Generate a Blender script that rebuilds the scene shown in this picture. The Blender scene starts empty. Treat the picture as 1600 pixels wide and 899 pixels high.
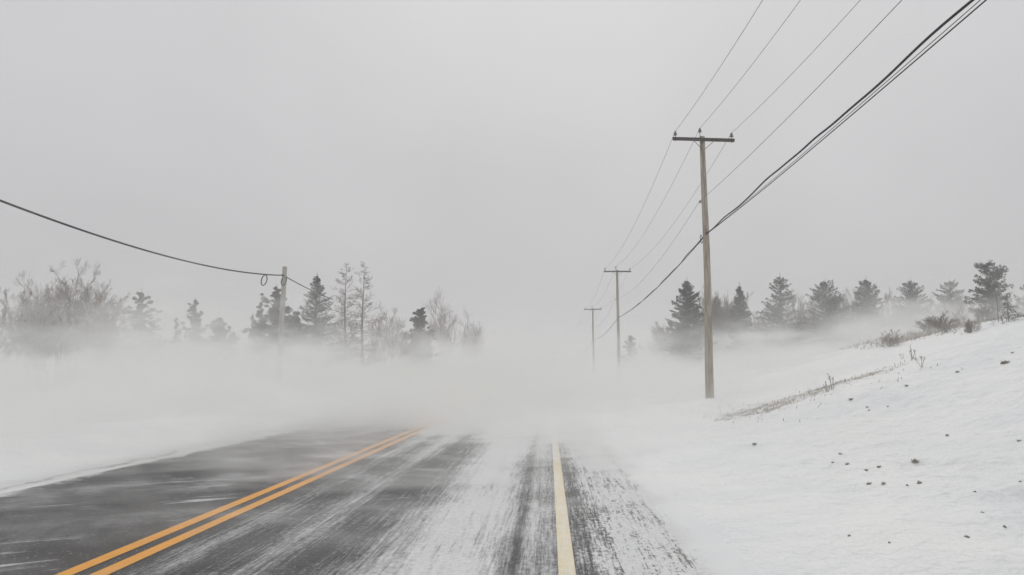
import bpy, math, random
import numpy as np
from mathutils import Vector, Matrix, noise as mn

scn = bpy.context.scene
col = scn.collection
R = math.radians

# ------------------------------------------------------------------ camera
PITCH, YAW, CAM_H, F = R(6.5), R(2.77), 1.5, 1180.0
cam_d = bpy.data.cameras.new('camera')
cam = bpy.data.objects.new('camera', cam_d)
col.objects.link(cam)
cam.location = (0, 0, CAM_H)
cam.rotation_euler = (math.pi / 2 + PITCH, 0, YAW)
cam_d.sensor_width = 36.0
cam_d.lens = 36.0 * F / 1600
cam_d.clip_start = 0.05
cam_d.clip_end = 3000
scn.camera = cam

# ------------------------------------------------------------------ sky and sun
SUN_EL, SUN_AZ = R(38), R(4)
w = bpy.data.worlds.new('World')
scn.world = w
w.use_nodes = True
nt = w.node_tree
nt.nodes.clear()
N = nt.nodes.new
out = N('ShaderNodeOutputWorld')
bg = N('ShaderNodeBackground')
sky = N('ShaderNodeTexSky')
sky.sky_type = 'NISHITA'
sky.sun_disc = False
sky.sun_elevation = SUN_EL
sky.sun_rotation = SUN_AZ
sky.dust_density = 4
sky.air_density = 2
tc = N('ShaderNodeTexCoord')
sep = N('ShaderNodeSeparateXYZ')
nt.links.new(tc.outputs['Generated'], sep.inputs[0])
ramp = N('ShaderNodeValToRGB')                       # overcast: brighter towards the zenith
e = ramp.color_ramp.elements
e[0].position = 0.0; e[0].color = (0.53, 0.53, 0.54, 1)
e[1].position = 1.0; e[1].color = (0.76, 0.76, 0.765, 1)
m = e.new(0.10); m.color = (0.525, 0.525, 0.54, 1)
m = e.new(0.42); m.color = (0.60, 0.60, 0.612, 1)
nt.links.new(sep.outputs['Z'], ramp.inputs[0])
cl = N('ShaderNodeTexNoise')
cl.inputs['Scale'].default_value = 1.6
cl.inputs['Detail'].default_value = 3
nt.links.new(tc.outputs['Generated'], cl.inputs['Vector'])
cm = N('ShaderNodeMapRange')
cm.inputs['From Min'].default_value = 0.3; cm.inputs['From Max'].default_value = 0.7
cm.inputs['To Min'].default_value = 9.2; cm.inputs['To Max'].default_value = 11.1
nt.links.new(cl.outputs['Fac'], cm.inputs['Value'])
dt = N('ShaderNodeVectorMath'); dt.operation = 'DOT_PRODUCT'
nt.links.new(tc.outputs['Generated'], dt.inputs[0])
dt.inputs[1].default_value = (math.sin(SUN_AZ) * math.cos(SUN_EL), math.cos(SUN_AZ) * math.cos(SUN_EL), math.sin(SUN_EL))
gl = N('ShaderNodeMapRange'); gl.interpolation_type = 'SMOOTHSTEP'      # cloud a little brighter round the hidden sun
gl.inputs['From Min'].default_value = 0.55; gl.inputs['To Min'].default_value = 0.99; gl.inputs['To Max'].default_value = 1.0
nt.links.new(dt.outputs['Value'], gl.inputs['Value'])
cg = N('ShaderNodeMath'); cg.operation = 'MULTIPLY'
nt.links.new(gl.outputs[0], cg.inputs[0]); nt.links.new(cm.outputs[0], cg.inputs[1])
sc = N('ShaderNodeVectorMath'); sc.operation = 'SCALE'
nt.links.new(ramp.outputs['Color'], sc.inputs[0])
nt.links.new(cg.outputs[0], sc.inputs['Scale'])
mx = N('ShaderNodeMixRGB')
mx.inputs[0].default_value = 0.99
nt.links.new(sky.outputs[0], mx.inputs[1])
nt.links.new(sc.outputs[0], mx.inputs[2])
nt.links.new(mx.outputs[0], bg.inputs['Color'])
bg.inputs['Strength'].default_value = 0.1
nt.links.new(bg.outputs[0], out.inputs['Surface'])

sd = bpy.data.lights.new('sun', 'SUN')
sd.energy = 0.75
sd.angle = R(12)
sd.color = (1.0, 0.96, 0.9)
so = bpy.data.objects.new('sun', sd)
col.objects.link(so)
so.rotation_euler = (-(math.pi / 2 - SUN_EL), 0, -SUN_AZ)
so.location = (0, -20, 60)

scn.view_settings.view_transform = 'Standard'
scn.view_settings.look = 'None'
scn.view_settings.exposure = 0.0
scn.view_settings.gamma = 1.0
cy = scn.cycles
cy.use_denoising = True
cy.volume_bounces = 5
cy.max_bounces = 9
cy.diffuse_bounces = 2
cy.volume_step_rate = 1.0
cy.volume_max_steps = 256
cy.use_adaptive_sampling = True
cy.adaptive_threshold = 0.02

# ------------------------------------------------------------------ helpers
def tag(o, label=None, cat=None, group=None, kind=None):
    if label: o['label'] = label
    if cat: o['category'] = cat
    if group: o['group'] = group
    if kind: o['kind'] = kind
    return o

def empty(name, loc=(0, 0, 0), rz=0.0):
    o = bpy.data.objects.new(name, None)
    o.empty_display_size = 0.3
    col.objects.link(o)
    o.location = loc
    o.rotation_euler = (0, 0, rz)
    return o

CAMROT = cam.rotation_euler.to_matrix()
def at(px, py, Y):
    """the point at world depth Y seen at a pixel of the 1600x899 photograph"""
    d = CAMROT @ Vector(((px - 800) / F, (449.5 - py) / F, -1))
    t = Y / d.y
    return Vector((0, 0, CAM_H)) + d * t

class MB:
    def __init__(s):
        s.v, s.f, s.n = [], [], 0
        s.tw = []
    def add(s, v, f):
        v = np.asarray(v, float)
        s.v.append(v)
        s.f.extend([tuple(int(i) + s.n for i in q) for q in f])
        s.n += len(v)
    def box(s, c, d, M=None):
        x, y, z = d[0] / 2, d[1] / 2, d[2] / 2
        v = np.array([(-x,-y,-z),(x,-y,-z),(x,y,-z),(-x,y,-z),(-x,-y,z),(x,-y,z),(x,y,z),(-x,y,z)])
        if M is not None: v = v @ np.array(M.to_3x3()).T
        s.add(v + np.array(c), [(0,3,2,1),(4,5,6,7),(0,1,5,4),(1,2,6,5),(2,3,7,6),(3,0,4,7)])
    def tube(s, pts, rad, n=6):
        P = np.asarray([tuple(p) for p in pts], float)
        r = np.full(len(P), rad) if np.isscalar(rad) else np.asarray(rad, float)
        T = np.gradient(P, axis=0)
        T /= np.linalg.norm(T, axis=1)[:, None] + 1e-9
        m = T.mean(0)
        ref = np.array((0, 0, 1.0)) if abs(m[2]) < 0.8 * np.linalg.norm(m) + 1e-9 else np.array((1.0, 0, 0))
        U = np.cross(T, ref); U /= np.linalg.norm(U, axis=1)[:, None] + 1e-9
        V = np.cross(T, U)
        a = np.linspace(0, 2 * math.pi, n, endpoint=False)
        ring = P[:, None] + r[:, None, None] * (np.cos(a)[None, :, None] * U[:, None] + np.sin(a)[None, :, None] * V[:, None])
        k = len(P)
        f = []
        for i in range(k - 1):
            for j in range(n):
                j2 = (j + 1) % n
                f.append((i * n + j, i * n + j2, (i + 1) * n + j2, (i + 1) * n + j))
        f.append(tuple(range(n - 1, -1, -1)))
        f.append(tuple(range((k - 1) * n, k * n)))
        s.add(ring.reshape(-1, 3), f)
    def lathe(s, c, prof, n=10):
        pts = [(c[0], c[1], c[2] + z) for r, z in prof]
        s.tube_prof(pts, [r for r, z in prof], n)
    def tube_prof(s, pts, rads, n):
        a = np.linspace(0, 2 * math.pi, n, endpoint=False)
        v, f = [], []
        for (x, y, z), r in zip(pts, rads):
            for t in a: v.append((x + r * math.cos(t), y + r * math.sin(t), z))
        k = len(pts)
        for i in range(k - 1):
            for j in range(n):
                j2 = (j + 1) % n
                f.append((i*n+j, i*n+j2, (i+1)*n+j2, (i+1)*n+j))
        f.append(tuple(range(n - 1, -1, -1))); f.append(tuple(range((k-1)*n, k*n)))
        s.add(v, f)
    def flush(s):
        """the finest twigs, kept as (start, middle, end, radius), become thin three-sided tubes in one go"""
        if not s.tw: return
        A = np.array(s.tw, float)
        P = A[:, :9].reshape(-1, 3, 3); r = A[:, 9]
        D = P[:, 2] - P[:, 0]; D /= np.linalg.norm(D, axis=1)[:, None] + 1e-9
        ref = np.where(np.abs(D[:, 2:3]) > 0.8, np.array([[1.0, 0, 0]]), np.array([[0, 0, 1.0]]))
        U = np.cross(D, ref); U /= np.linalg.norm(U, axis=1)[:, None] + 1e-9
        W = np.cross(D, U)
        rings = []
        for k, q in enumerate((1.0, 0.8, 0.45)):
            for j in range(3):
                a = 2 * math.pi * j / 3
                rings.append(P[:, k] + (math.cos(a) * U + math.sin(a) * W) * (r * q)[:, None])
        v = np.stack(rings, 1).reshape(-1, 3)
        base = np.arange(len(A))[:, None] * 9
        fs = []
        for k in range(2):
            for j in range(3):
                j2 = (j + 1) % 3
                fs.append(np.array([k*3+j, k*3+j2, (k+1)*3+j2, (k+1)*3+j]))
        f = (base[:, None, :] + np.array(fs)[None]).reshape(-1, 4)
        s.v.append(v); s.f.extend([tuple(q) for q in (f + s.n).tolist()]); s.n += len(v)
        s.tw = []
    def build(s, name, mat, parent=None, smooth=False):
        s.flush()
        me = bpy.data.meshes.new(name)
        V = np.concatenate(s.v) if s.v else np.zeros((0, 3))
        me.from_pydata(V.tolist(), [], s.f)
        if smooth: me.polygons.foreach_set('use_smooth', [True] * len(me.polygons))
        me.materials.append(mat)
        me.update()
        o = bpy.data.objects.new(name, me)
        col.objects.link(o)
        if parent: o.parent = parent
        return o

# ------------------------------------------------------------------ node material mini language
class G:
    """node graph writer: every value is a socket or a number"""
    def __init__(s, name):
        s.m = bpy.data.materials.new(name)
        s.m.use_nodes = True
        s.t = s.m.node_tree
        s.t.nodes.clear()
        s.out = s.t.nodes.new('ShaderNodeOutputMaterial')
        s.pos = s.t.nodes.new('ShaderNodeNewGeometry').outputs['Position']
    def put(s, sock, v):
        if hasattr(v, 'is_linked'): s.t.links.new(v, sock)
        elif v is not None:
            if isinstance(v, (tuple, list)) and len(v) == 3 and sock.type == 'RGBA': v = tuple(v) + (1,)
            sock.default_value = v
    def math(s, op, a, b=None, c=None):
        n = s.t.nodes.new('ShaderNodeMath'); n.operation = op
        s.put(n.inputs[0], a); s.put(n.inputs[1], b); s.put(n.inputs[2], c)
        return n.outputs[0]
    def add(s, a, b): return s.math('ADD', a, b)
    def sub(s, a, b): return s.math('SUBTRACT', a, b)
    def mul(s, a, b): return s.math('MULTIPLY', a, b)
    def mx(s, a, b): return s.math('MAXIMUM', a, b)
    def mn(s, a, b): return s.math('MINIMUM', a, b)
    def rng(s, v, a, b, c=0.0, d=1.0, smooth=True):
        n = s.t.nodes.new('ShaderNodeMapRange')
        n.interpolation_type = 'SMOOTHSTEP' if smooth else 'LINEAR'
        for k, x in zip(range(5), (v, a, b, c, d)): s.put(n.inputs[k], x)
        return n.outputs[0]
    def xyz(s, v=None):
        n = s.t.nodes.new('ShaderNodeSeparateXYZ'); s.put(n.inputs[0], v or s.pos)
        return n.outputs
    def vec(s, scale, v=None, rot=0.0, loc=(0, 0, 0)):
        n = s.t.nodes.new('ShaderNodeMapping'); n.vector_type = 'POINT'
        s.put(n.inputs['Vector'], v or s.pos)
        if rot:
            n0 = s.t.nodes.new('ShaderNodeMapping')
            s.put(n0.inputs['Vector'], v or s.pos)
            n0.inputs['Rotation'].default_value = (0, 0, rot)
            s.t.links.new(n0.outputs[0], n.inputs['Vector'])
        n.inputs['Scale'].default_value = scale
        n.inputs['Location'].default_value = loc
        return n.outputs[0]
    def noise(s, scale, detail=2.0, rough=0.5, v=None, rot=0.0, loc=(0, 0, 0), dist=0.0):
        n = s.t.nodes.new('ShaderNodeTexNoise')
        sc = scale if isinstance(scale, tuple) else (scale,) * 3
        s.put(n.inputs['Vector'], s.vec(sc, v, rot, loc))
        n.inputs['Scale'].default_value = 1.0
        n.inputs['Detail'].default_value = detail
        n.inputs['Roughness'].default_value = rough
        n.inputs['Distortion'].default_value = dist
        return n.outputs['Fac']
    def mix(s, f, a, b):
        n = s.t.nodes.new('ShaderNodeMixRGB')
        s.put(n.inputs[0], f); s.put(n.inputs[1], a); s.put(n.inputs[2], b)
        return n.outputs[0]
    def curve(s, v, pts):
        """piecewise-linear scalar function, positions in the unit of v"""
        lo, hi = pts[0][0], pts[-1][0]
        t = s.rng(v, lo, hi, 0, 1, False)
        n = s.t.nodes.new('ShaderNodeValToRGB')
        el = n.color_ramp.elements
        el[0].position = 0.0; el[0].color = (pts[0][1],) * 3 + (1,)
        el[1].position = 1.0; el[1].color = (pts[-1][1],) * 3 + (1,)
        for p, c in pts[1:-1]:
            x = el.new((p - lo) / (hi - lo))
            x.color = (c, c, c, 1)
        s.t.links.new(t, n.inputs[0])
        sp = s.t.nodes.new('ShaderNodeSeparateColor')
        s.t.links.new(n.outputs['Color'], sp.inputs[0])
        return sp.outputs[0]
    def surface(s, color, rough=0.8, bump=None, dist=0.01, strength=0.6, spec=0.3):
        b = s.t.nodes.new('ShaderNodeBsdfPrincipled')
        s.put(b.inputs['Base Color'], color)
        s.put(b.inputs['Roughness'], rough)
        s.put(b.inputs['Specular IOR Level'], spec)
        if bump is not None:
            n = s.t.nodes.new('ShaderNodeBump')
            s.put(n.inputs['Height'], bump)
            s.put(n.inputs['Distance'], dist)
            s.put(n.inputs['Strength'], strength)
            s.t.links.new(n.outputs[0], b.inputs['Normal'])
        s.t.links.new(b.outputs[0], s.out.inputs['Surface'])
        return s.m
    def volume(s, density, color, aniso=0.0):
        b = s.t.nodes.new('ShaderNodeVolumePrincipled')
        s.put(b.inputs['Color'], color)
        s.put(b.inputs['Density'], density)
        b.inputs['Anisotropy'].default_value = aniso
        s.t.links.new(b.outputs[0], s.out.inputs['Volume'])
        return s.m

def snow_colour(g):
    a = g.noise(0.5, 4, 0.6)
    b = g.noise((3, 1.2, 3), 3, 0.6)
    c = g.mix(g.rng(a, 0.3, 0.7), (0.80, 0.815, 0.83), (0.865, 0.87, 0.865))
    return g.mix(g.rng(b, 0.55, 0.8, 0, 0.25), c, (0.72, 0.735, 0.75))

# ------------------------------------------------------------------ terrain height
def sm(a, b, t):
    t = np.clip((t - a) / (b - a), 0, 1)
    return t * t * (3 - 2 * t)

_rs = np.random.RandomState(7)
_T = _rs.rand(256, 256)
def vn(x, y, seed=0):
    """smooth value noise, vectorised, -1..1"""
    x = np.asarray(x, float) + seed * 17.3; y = np.asarray(y, float) + seed * 9.7
    xi, yi = np.floor(x).astype(int), np.floor(y).astype(int)
    u, v = x - xi, y - yi
    u = u * u * (3 - 2 * u); v = v * v * (3 - 2 * v)
    g = lambda i, j: _T[i & 255, j & 255]
    return 2 * ((g(xi, yi) * (1 - u) + g(xi + 1, yi) * u) * (1 - v) + (g(xi, yi + 1) * (1 - u) + g(xi + 1, yi + 1) * u) * v) - 1

def height(x, y):
    x = np.asarray(x, float); y = np.asarray(y, float)
    r = np.log1p(np.exp(np.clip((x - 4.7) * 2.2, -30, 30))) / 2.2
    hill = 0.30 * np.minimum(r, 19 + 0 * r)
    far = (1 - 0.17 * sm(25, 38, y)) * (1 - 0.72 * sm(40, 66, y))
    z = hill * far
    z += 0.30 * np.exp(-((y - 20.5 - 0.15 * (x - 8)) / 2.6) ** 2) * sm(4.5, 8.5, x)          # brow of the near bank
    z += 0.8 * np.exp(-((y - 38 + 0.2 * (x - 20)) / 3.8) ** 2) * sm(17.5, 22, x)              # brushy brow behind
    z -= 0.32 * np.exp(-((y - 27) / 4.0) ** 2) * sm(6, 10, x)
    z += 0.13 * sm(1.6, 3.6, x) * (1 - sm(4.5, 7, x))
    side = sm(1.5, 3.2, x) + sm(-8.3, -9.6, x) * 0.8
    side = np.clip(side, 0, 1)
    z += side * (0.09 * vn(x * 0.5, y * 0.33, 1) + 0.045 * vn(x * 1.5, y * 1.1, 2))
    near = side * (1 - sm(16, 30, y)) * sm(2.0, 4.2, x)
    lump = np.maximum(vn(x * 3.1, y * 3.1, 3) * vn(x * 1.1, y * 0.9, 9), 0)
    z += near * (0.030 * vn(x * 4.1, y * 3.3, 3) + 0.016 * vn(x * 9.7, y * 8.1, 4) + 0.24 * lump * sm(15, 6, y) * sm(2.6, 5, x))
    z += sm(-8.2, -10, x) * 0.25 + sm(-14, -40, x) * 0.3
    z = z - 0.03 + 0.05 * sm(1.35, 1.75, x)
    z = np.where((x > -8.2) & (x < 1.4), -0.03, z)
    return z

def ground_z(x, y): return float(height(x, y))

def axis(parts):
    a = []
    for lo, hi, st in parts: a.extend(np.arange(lo, hi, st).tolist())
    a.append(parts[-1][1])
    return np.array(a)

xs = axis([(-240, -60, 12), (-60, -20, 3), (-20, -9.6, 0.6), (-9.6, -8.2, 0.2), (-8.2, 1.4, 1.2), (1.4, 9, 0.06), (9, 16, 0.12), (16, 32, 0.4), (32, 60, 3), (60, 240, 12)])
ys = axis([(-40, 2, 3), (2, 12, 0.07), (12, 24, 0.13), (24, 46, 0.4), (46, 80, 2), (80, 280, 10)])
X, Y = np.meshgrid(xs, ys)
Z = height(X, Y)
nx, ny = len(xs), len(ys)
V = np.stack([X, Y, Z], -1).reshape(-1, 3)
ii = np.arange(ny - 1)[:, None] * nx + np.arange(nx - 1)[None, :]
Fq = np.stack([ii, ii + 1, ii + nx + 1, ii + nx], -1).reshape(-1, 4)
me = bpy.data.meshes.new('ground')
me.vertices.add(len(V)); me.vertices.foreach_set('co', V.ravel())
me.loops.add(Fq.size); me.loops.foreach_set('vertex_index', Fq.ravel().astype(np.int32))
me.polygons.add(len(Fq)); me.polygons.foreach_set('loop_start', (np.arange(len(Fq)) * 4).astype(np.int32))
me.update(calc_edges=True)
me.polygons.foreach_set('use_smooth', [True] * len(Fq))

g = G('snowy_ground')
c = snow_colour(g)
px, py, pz = g.xyz()
# bare brown earth and dead grass showing through where the wind scours the brows
brow = g.mul(g.rng(g.math('ABSOLUTE', g.sub(py, g.add(21.2, g.mul(px, 0.12)))), 0.8, 3.4, 1, 0), g.mul(g.rng(px, 3.6, 6.0), g.rng(px, 8.6, 10.8, 1, 0)))
brow2 = g.mul(g.rng(g.math('ABSOLUTE', g.sub(py, g.sub(41.5, g.mul(px, 0.2)))), 1.0, 4.0, 1, 0), g.mul(g.rng(px, 15.0, 18.0), g.rng(px, 27, 32, 1, 0)))
sho = g.mul(g.rng(px, 1.6, 2.6, 1, 0), g.rng(py, 6, 16, 0, 1))
n1 = g.noise((2.6, 2.8, 3.2), 7, 0.8)
em = g.add(g.mul(brow, 0.30), g.add(g.mul(brow2, 0.40), g.mul(sho, 0.08)))
em = g.rng(g.add(g.add(n1, em), g.mul(g.sub(g.noise(0.9, 2), 0.5), 0.25)), 0.68, 0.84)
n2 = g.noise(9, 4, 0.7)
earth = g.mix(n2, (0.20, 0.165, 0.125), (0.36, 0.31, 0.25))
c = g.mix(g.mul(em, 0.8), c, earth)
bmp = g.add(g.mul(g.noise(2.2, 4, 0.6), 1.0), g.mul(g.noise((14, 9, 12), 4, 0.6), 0.22))
mat_ground = g.surface(c, 0.7, bmp, 0.16, 0.8, 0.2)
me.materials.append(mat_ground)
ground = bpy.data.objects.new('ground', me)
col.objects.link(ground)
tag(ground, kind='structure')

# ------------------------------------------------------------------ road
def sheet(name, x0, x1, y0, y1, z, mat, nxs=1, nys=1):
    m = MB()
    v, f = [], []
    for j in range(nys + 1):
        for i in range(nxs + 1):
            v.append((x0 + (x1 - x0) * i / nxs, y0 + (y1 - y0) * j / nys, z))
    for j in range(nys):
        for i in range(nxs):
            a = j * (nxs + 1) + i
            f.append((a, a + 1, a + nxs + 2, a + nxs + 1))
    m.add(v, f)
    return m.build(name, mat)

def road_snow(g):
    """how much of the road is under packed or loose snow, 0..1, from the lane position and the wheel tracks"""
    x, y, z = g.xyz()
    wob = g.add(g.mul(g.sub(g.noise((0, 0.06, 0), 2), 0.5), 0.25), g.mul(g.sub(g.noise((1.2, 0.9, 1), 4, 0.7), 0.5), g.rng(x, -5.8, -6.6, 0, 1.0)))
    xx = g.add(x, wob)
    cov = g.curve(xx, [(-8.6, 1.0), (-7.35, 1.0), (-7.2, 0.45), (-7.08, 0.95), (-6.85, 0.85), (-6.65, 0.1), (-5.6, 0.0), (-4.2, 0.0), (-3.4, 0.08),
                       (-3.0, 0.46), (-2.72, 0.26), (-2.3, 0.54), (-1.95, 0.16), (-1.55, 0.40), (-1.28, 0.64), (-1.0, 0.84), (-0.62, 0.80), (-0.40, 0.60),
                       (-0.31, 0.30), (-0.22, 0.62), (-0.05, 0.58), (0.10, 0.50), (0.28, 0.42), (0.42, 0.60), (0.75, 0.70), (1.1, 0.66), (1.5, 0.95), (2.3, 1.0)])
    streak = g.noise((14, 0.22, 1), 5, 0.7)
    streak2 = g.noise((44, 1.6, 1), 5, 0.72, dist=0.3)
    grain = g.noise((22, 13, 1), 6, 0.8)
    grit = g.noise((90, 45, 1), 3, 0.7)
    v = g.add(cov, g.mul(g.sub(streak, 0.5), 0.7))
    v = g.add(v, g.mul(g.sub(g.noise((0.9, 0.45, 1), 4, 0.65), 0.5), 0.8))
    v = g.add(v, g.mul(g.sub(streak2, 0.5), 0.85))
    v = g.add(v, g.mul(g.sub(grain, 0.5), g.rng(x, -0.1, 0.6, 0.68, 1.1)))
    v = g.add(v, g.mul(g.sub(grit, 0.5), 0.35))
    v = g.add(v, g.rng(y, 12, 30, 0, 1.15))                       # farther on the road is drifted over
    packed = g.rng(v, g.rng(x, -0.1, 0.6, 0.22, 0.44), g.rng(x, -0.1, 0.6, 0.80, 0.60))
    # loose snow streaming over the asphalt in thin diagonal wisps
    wisp = g.noise((0.85, 0.55, 1), 6, 0.66, rot=R(-50), dist=0.5)
    wisp2 = g.noise((0.25, 0.7, 1), 3, 0.6, rot=R(-35), loc=(3, 5, 0))
    loose = g.mul(g.rng(wisp, 0.40, 0.86), g.rng(wisp2, 0.30, 0.62, 0.25, 1))
    loose = g.mul(loose, g.rng(y, 5, 16, 0.34, 0.95))
    thin = g.noise((0.5, 5.0, 1), 5, 0.7, rot=R(-28), loc=(1, 7, 0), dist=0.8)       # narrow bright snakes of snow
    loose = g.mx(loose, g.mul(g.rng(thin, 0.56, 0.70), g.rng(wisp, 0.42, 0.58, 0, 0.8)))
    return packed, loose, grain, grit

g = G('snowy_asphalt')
packed, loose, grain, grit = road_snow(g)
x, y, z = g.xyz()
asph = g.mix(g.rng(grit, 0.38, 0.62), (0.014, 0.015, 0.017), (0.095, 0.095, 0.098))
blot = g.noise((0.9, 0.35, 1), 5, 0.7)
asph = g.mix(g.rng(grain, 0.42, 0.60, 0.55, 0.0), asph, (0.010, 0.010, 0.011))
asph = g.mix(g.rng(blot, 0.38, 0.62, 0.0, 0.65), asph, (0.035, 0.034, 0.034))
specks = g.noise((34, 20, 1), 2, 0.6, loc=(5, 2, 0))
asph = g.mix(g.mul(g.rng(specks, 0.63, 0.70), 0.5), asph, (0.6, 0.6, 0.61))
asph = g.mix(g.rng(g.noise(0.7, 3), 0.4, 0.7, 0, 0.4), asph, (0.06, 0.06, 0.063))
gravel = g.mix(g.noise(30, 3, 0.7), (0.10, 0.085, 0.065), (0.30, 0.26, 0.21))
gmask = g.mul(g.rng(x, 0.55, 1.0), g.rng(g.noise((1.2, 0.7, 1), 3), 0.42, 0.56))
base = g.mix(gmask, asph, gravel)
snow = g.mix(g.rng(grain, 0.3, 0.7), (0.68, 0.69, 0.70), (0.86, 0.865, 0.865))
c = g.mix(g.mul(packed, 0.93), base, snow)
c = g.mix(loose, c, (0.80, 0.81, 0.82))
side = g.mx(g.rng(g.add(x, g.mul(g.sub(g.noise((0.8, 0.5, 1), 4, 0.6), 0.5), 1.2)), 1.05, 1.45), g.rng(x, -7.35, -7.9))
c = g.mix(side, c, snow_colour(g))
bmp = g.add(g.mul(packed, 0.6), g.mul(grit, 0.4))
mat_road = g.surface(c, g.rng(packed, 0, 1, 0.6, 0.85), bmp, 0.02, 0.8, 0.2)
road = sheet('road', -8.6, 1.9, -38, 200, 0.0, mat_road, 12, 60)
tag(road, kind='structure')

def paint(name, colour, rough_snow, speck):
    g = G(name)
    packed, loose, grain, grit = road_snow(g)
    worn = g.rng(g.noise((26, 9, 1), 6, 0.8), 0.60, 0.70)
    c = g.mix(g.rng(g.noise(6, 3), 0.3, 0.7), colour, tuple(min(1, k * 1.12) for k in colour))
    c = g.mix(g.rng(g.noise((1.5, 0.5, 1), 4, 0.7), 0.4, 0.7, 0, 0.28), c, (0.45, 0.40, 0.33))
    c = g.mix(g.mul(worn, speck), c, (0.07, 0.07, 0.07))
    c = g.mix(g.mul(packed, g.rng(g.xyz()[1], 4, 22, rough_snow, rough_snow + 0.4)), c, (0.78, 0.79, 0.78))
    c = g.mix(g.mul(loose, 0.55), c, (0.80, 0.81, 0.82))
    return g.surface(c, 0.65, grit, 0.003, 0.3)
m_yel = paint('yellow_paint', (0.76, 0.34, 0.035), 0.10, 0.3)
m_edge = paint('cream_paint', (0.74, 0.62, 0.39), 0.6, 0.5)
m_wht = paint('white_paint', (0.72, 0.73, 0.72), 0.6, 0.3)
m = MB()
for x0 in (-3.70, -3.44):
    n = 120
    v = []; f = []
    rr = random.Random(3 + int(x0 * 100))
    for j in range(n + 1):
        yy = -38 + 238 * j / n
        v += [(x0 + rr.uniform(-.004, .004), yy, 0.005), (x0 + 0.135 + rr.uniform(-.004, .004), yy, 0.005)]
    for j in range(n): f.append((2*j, 2*j+1, 2*j+3, 2*j+2))
    m.add(v, f)
tag(m.build('centre_line_marking', m_yel), kind='structure')
m = MB(); m.add([(0.065, -38, 0.005), (0.195, -38, 0.005), (0.195, 200, 0.005), (0.065, 200, 0.005)], [(0, 1, 2, 3)])
tag(m.build('edge_line_marking', m_edge), kind='structure')
m = MB(); m.add([(-6.95, -38, 0.005), (-6.83, -38, 0.005), (-6.83, 200, 0.005), (-6.95, 200, 0.005)], [(0, 1, 2, 3)])
tag(m.build('far_edge_line_marking', m_wht), kind='structure')

# ------------------------------------------------------------------ blowing snow and haze
def closed_box(name, lo, hi, mat):
    m = MB()
    c = [(a + b) / 2 for a, b in zip(lo, hi)]
    m.box(c, [b - a for a, b in zip(lo, hi)])
    return m.build(name, mat)

g = G('haze_air')
haze = closed_box('haze', (-262, -62, -1.6), (262, 302, 14.2), g.volume(0.0022, (0.965, 0.965, 0.968)))
tag(haze, 'thin grey winter haze over the whole road and fields', 'haze', kind='stuff')

g = G('blowing_snow_air')
x, y, z = g.xyz()
lift = g.mul(g.rng(x, 5, 24, 0, 5.0, False), g.rng(y, 40, 66, 1.0, 0.5))
hgt = g.mx(g.sub(z, lift), 0.0)
big = g.noise((0.035, 0.06, 0.12), 1, 0.5, rot=R(12))
fine = g.noise((0.15, 0.20, 0.40), 3, 0.62, rot=R(20))
# plumes lift the top of the drift
hh = g.mx(g.sub(hgt, g.add(g.mul(g.sub(fine, 0.5), 17.0), -0.25)), 0.0)
hh = g.mx(g.sub(hh, g.mul(g.sub(big, 0.5), 6.0)), 0.0)
prof = g.math('EXPONENT', g.mul(hh, -1 / 1.0))
low = g.math('EXPONENT', g.mul(hgt, -1 / 0.45))
tex = g.rng(fine, 0.38, 0.62, 0.15, 1.85)
ahead = g.rng(y, 12, 44)
left = g.mul(g.rng(x, -5, -12), g.rng(y, 7, 18))
bank = g.mx(ahead, g.mul(left, 1.0))
shelter = g.sub(1.0, g.mul(g.mul(g.rng(x, 3.5, 9), g.rng(y, g.rng(x, 10, 18, 42, 56), g.rng(x, 10, 18, 27, 40))), 0.78))
dens = g.mul(g.mul(g.mul(prof, tex), bank), g.mul(shelter, g.rng(x, 1, -13, 0.16, 0.26)))
dens2 = g.mul(g.mul(g.mul(low, g.rng(y, 7, 36, 0.10, 1.0)), g.mul(tex, shelter)), 0.21)
top = g.mul(g.rng(z, 11, 13.8, 1, 0), g.mul(g.rng(y, 110, 134, 1, 0), g.rng(g.math('ABSOLUTE', x), 70, 89, 1, 0)))
mv = g.volume(g.mul(g.add(dens, dens2), top), (0.930, 0.932, 0.912))
mv.cycles.volume_step_rate = 0.33
bs = closed_box('blowing_snow', (-90, 5.0, -1.2), (90, 135, 13.9), mv)
tag(bs, 'pale drifting snow blown low across the road from the left field', 'blowing snow', kind='stuff')

g = G('ground_drift_air')
x, y, z = g.xyz()
s1 = g.noise((0.26, 1.2, 0.0), 4, 0.65, rot=R(-30), dist=0.4)
dz = g.math('EXPONENT', g.mul(g.mx(z, 0.0), -1 / 0.22))
dd = g.mul(g.rng(s1, 0.50, 0.66), dz)
dd = g.mul(dd, g.mul(g.rng(y, 6, 14, 0.10, 1.0), g.rng(y, 30, 34, 1, 0)))
dd = g.mul(dd, g.mul(g.rng(x, -12, -9), g.rng(x, 1.5, 3.4, 1, 0)))
mv2 = g.volume(g.mul(dd, 2.2), (0.965, 0.965, 0.955))
mv2.cycles.volume_step_rate = 0.5
bs2 = closed_box('drifting_snow', (-12, 4.6, -0.5), (3.5, 34, 0.75), mv2)
tag(bs2, 'thin streamers of snow snaking low over the asphalt', 'blowing snow', kind='stuff')

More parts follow.
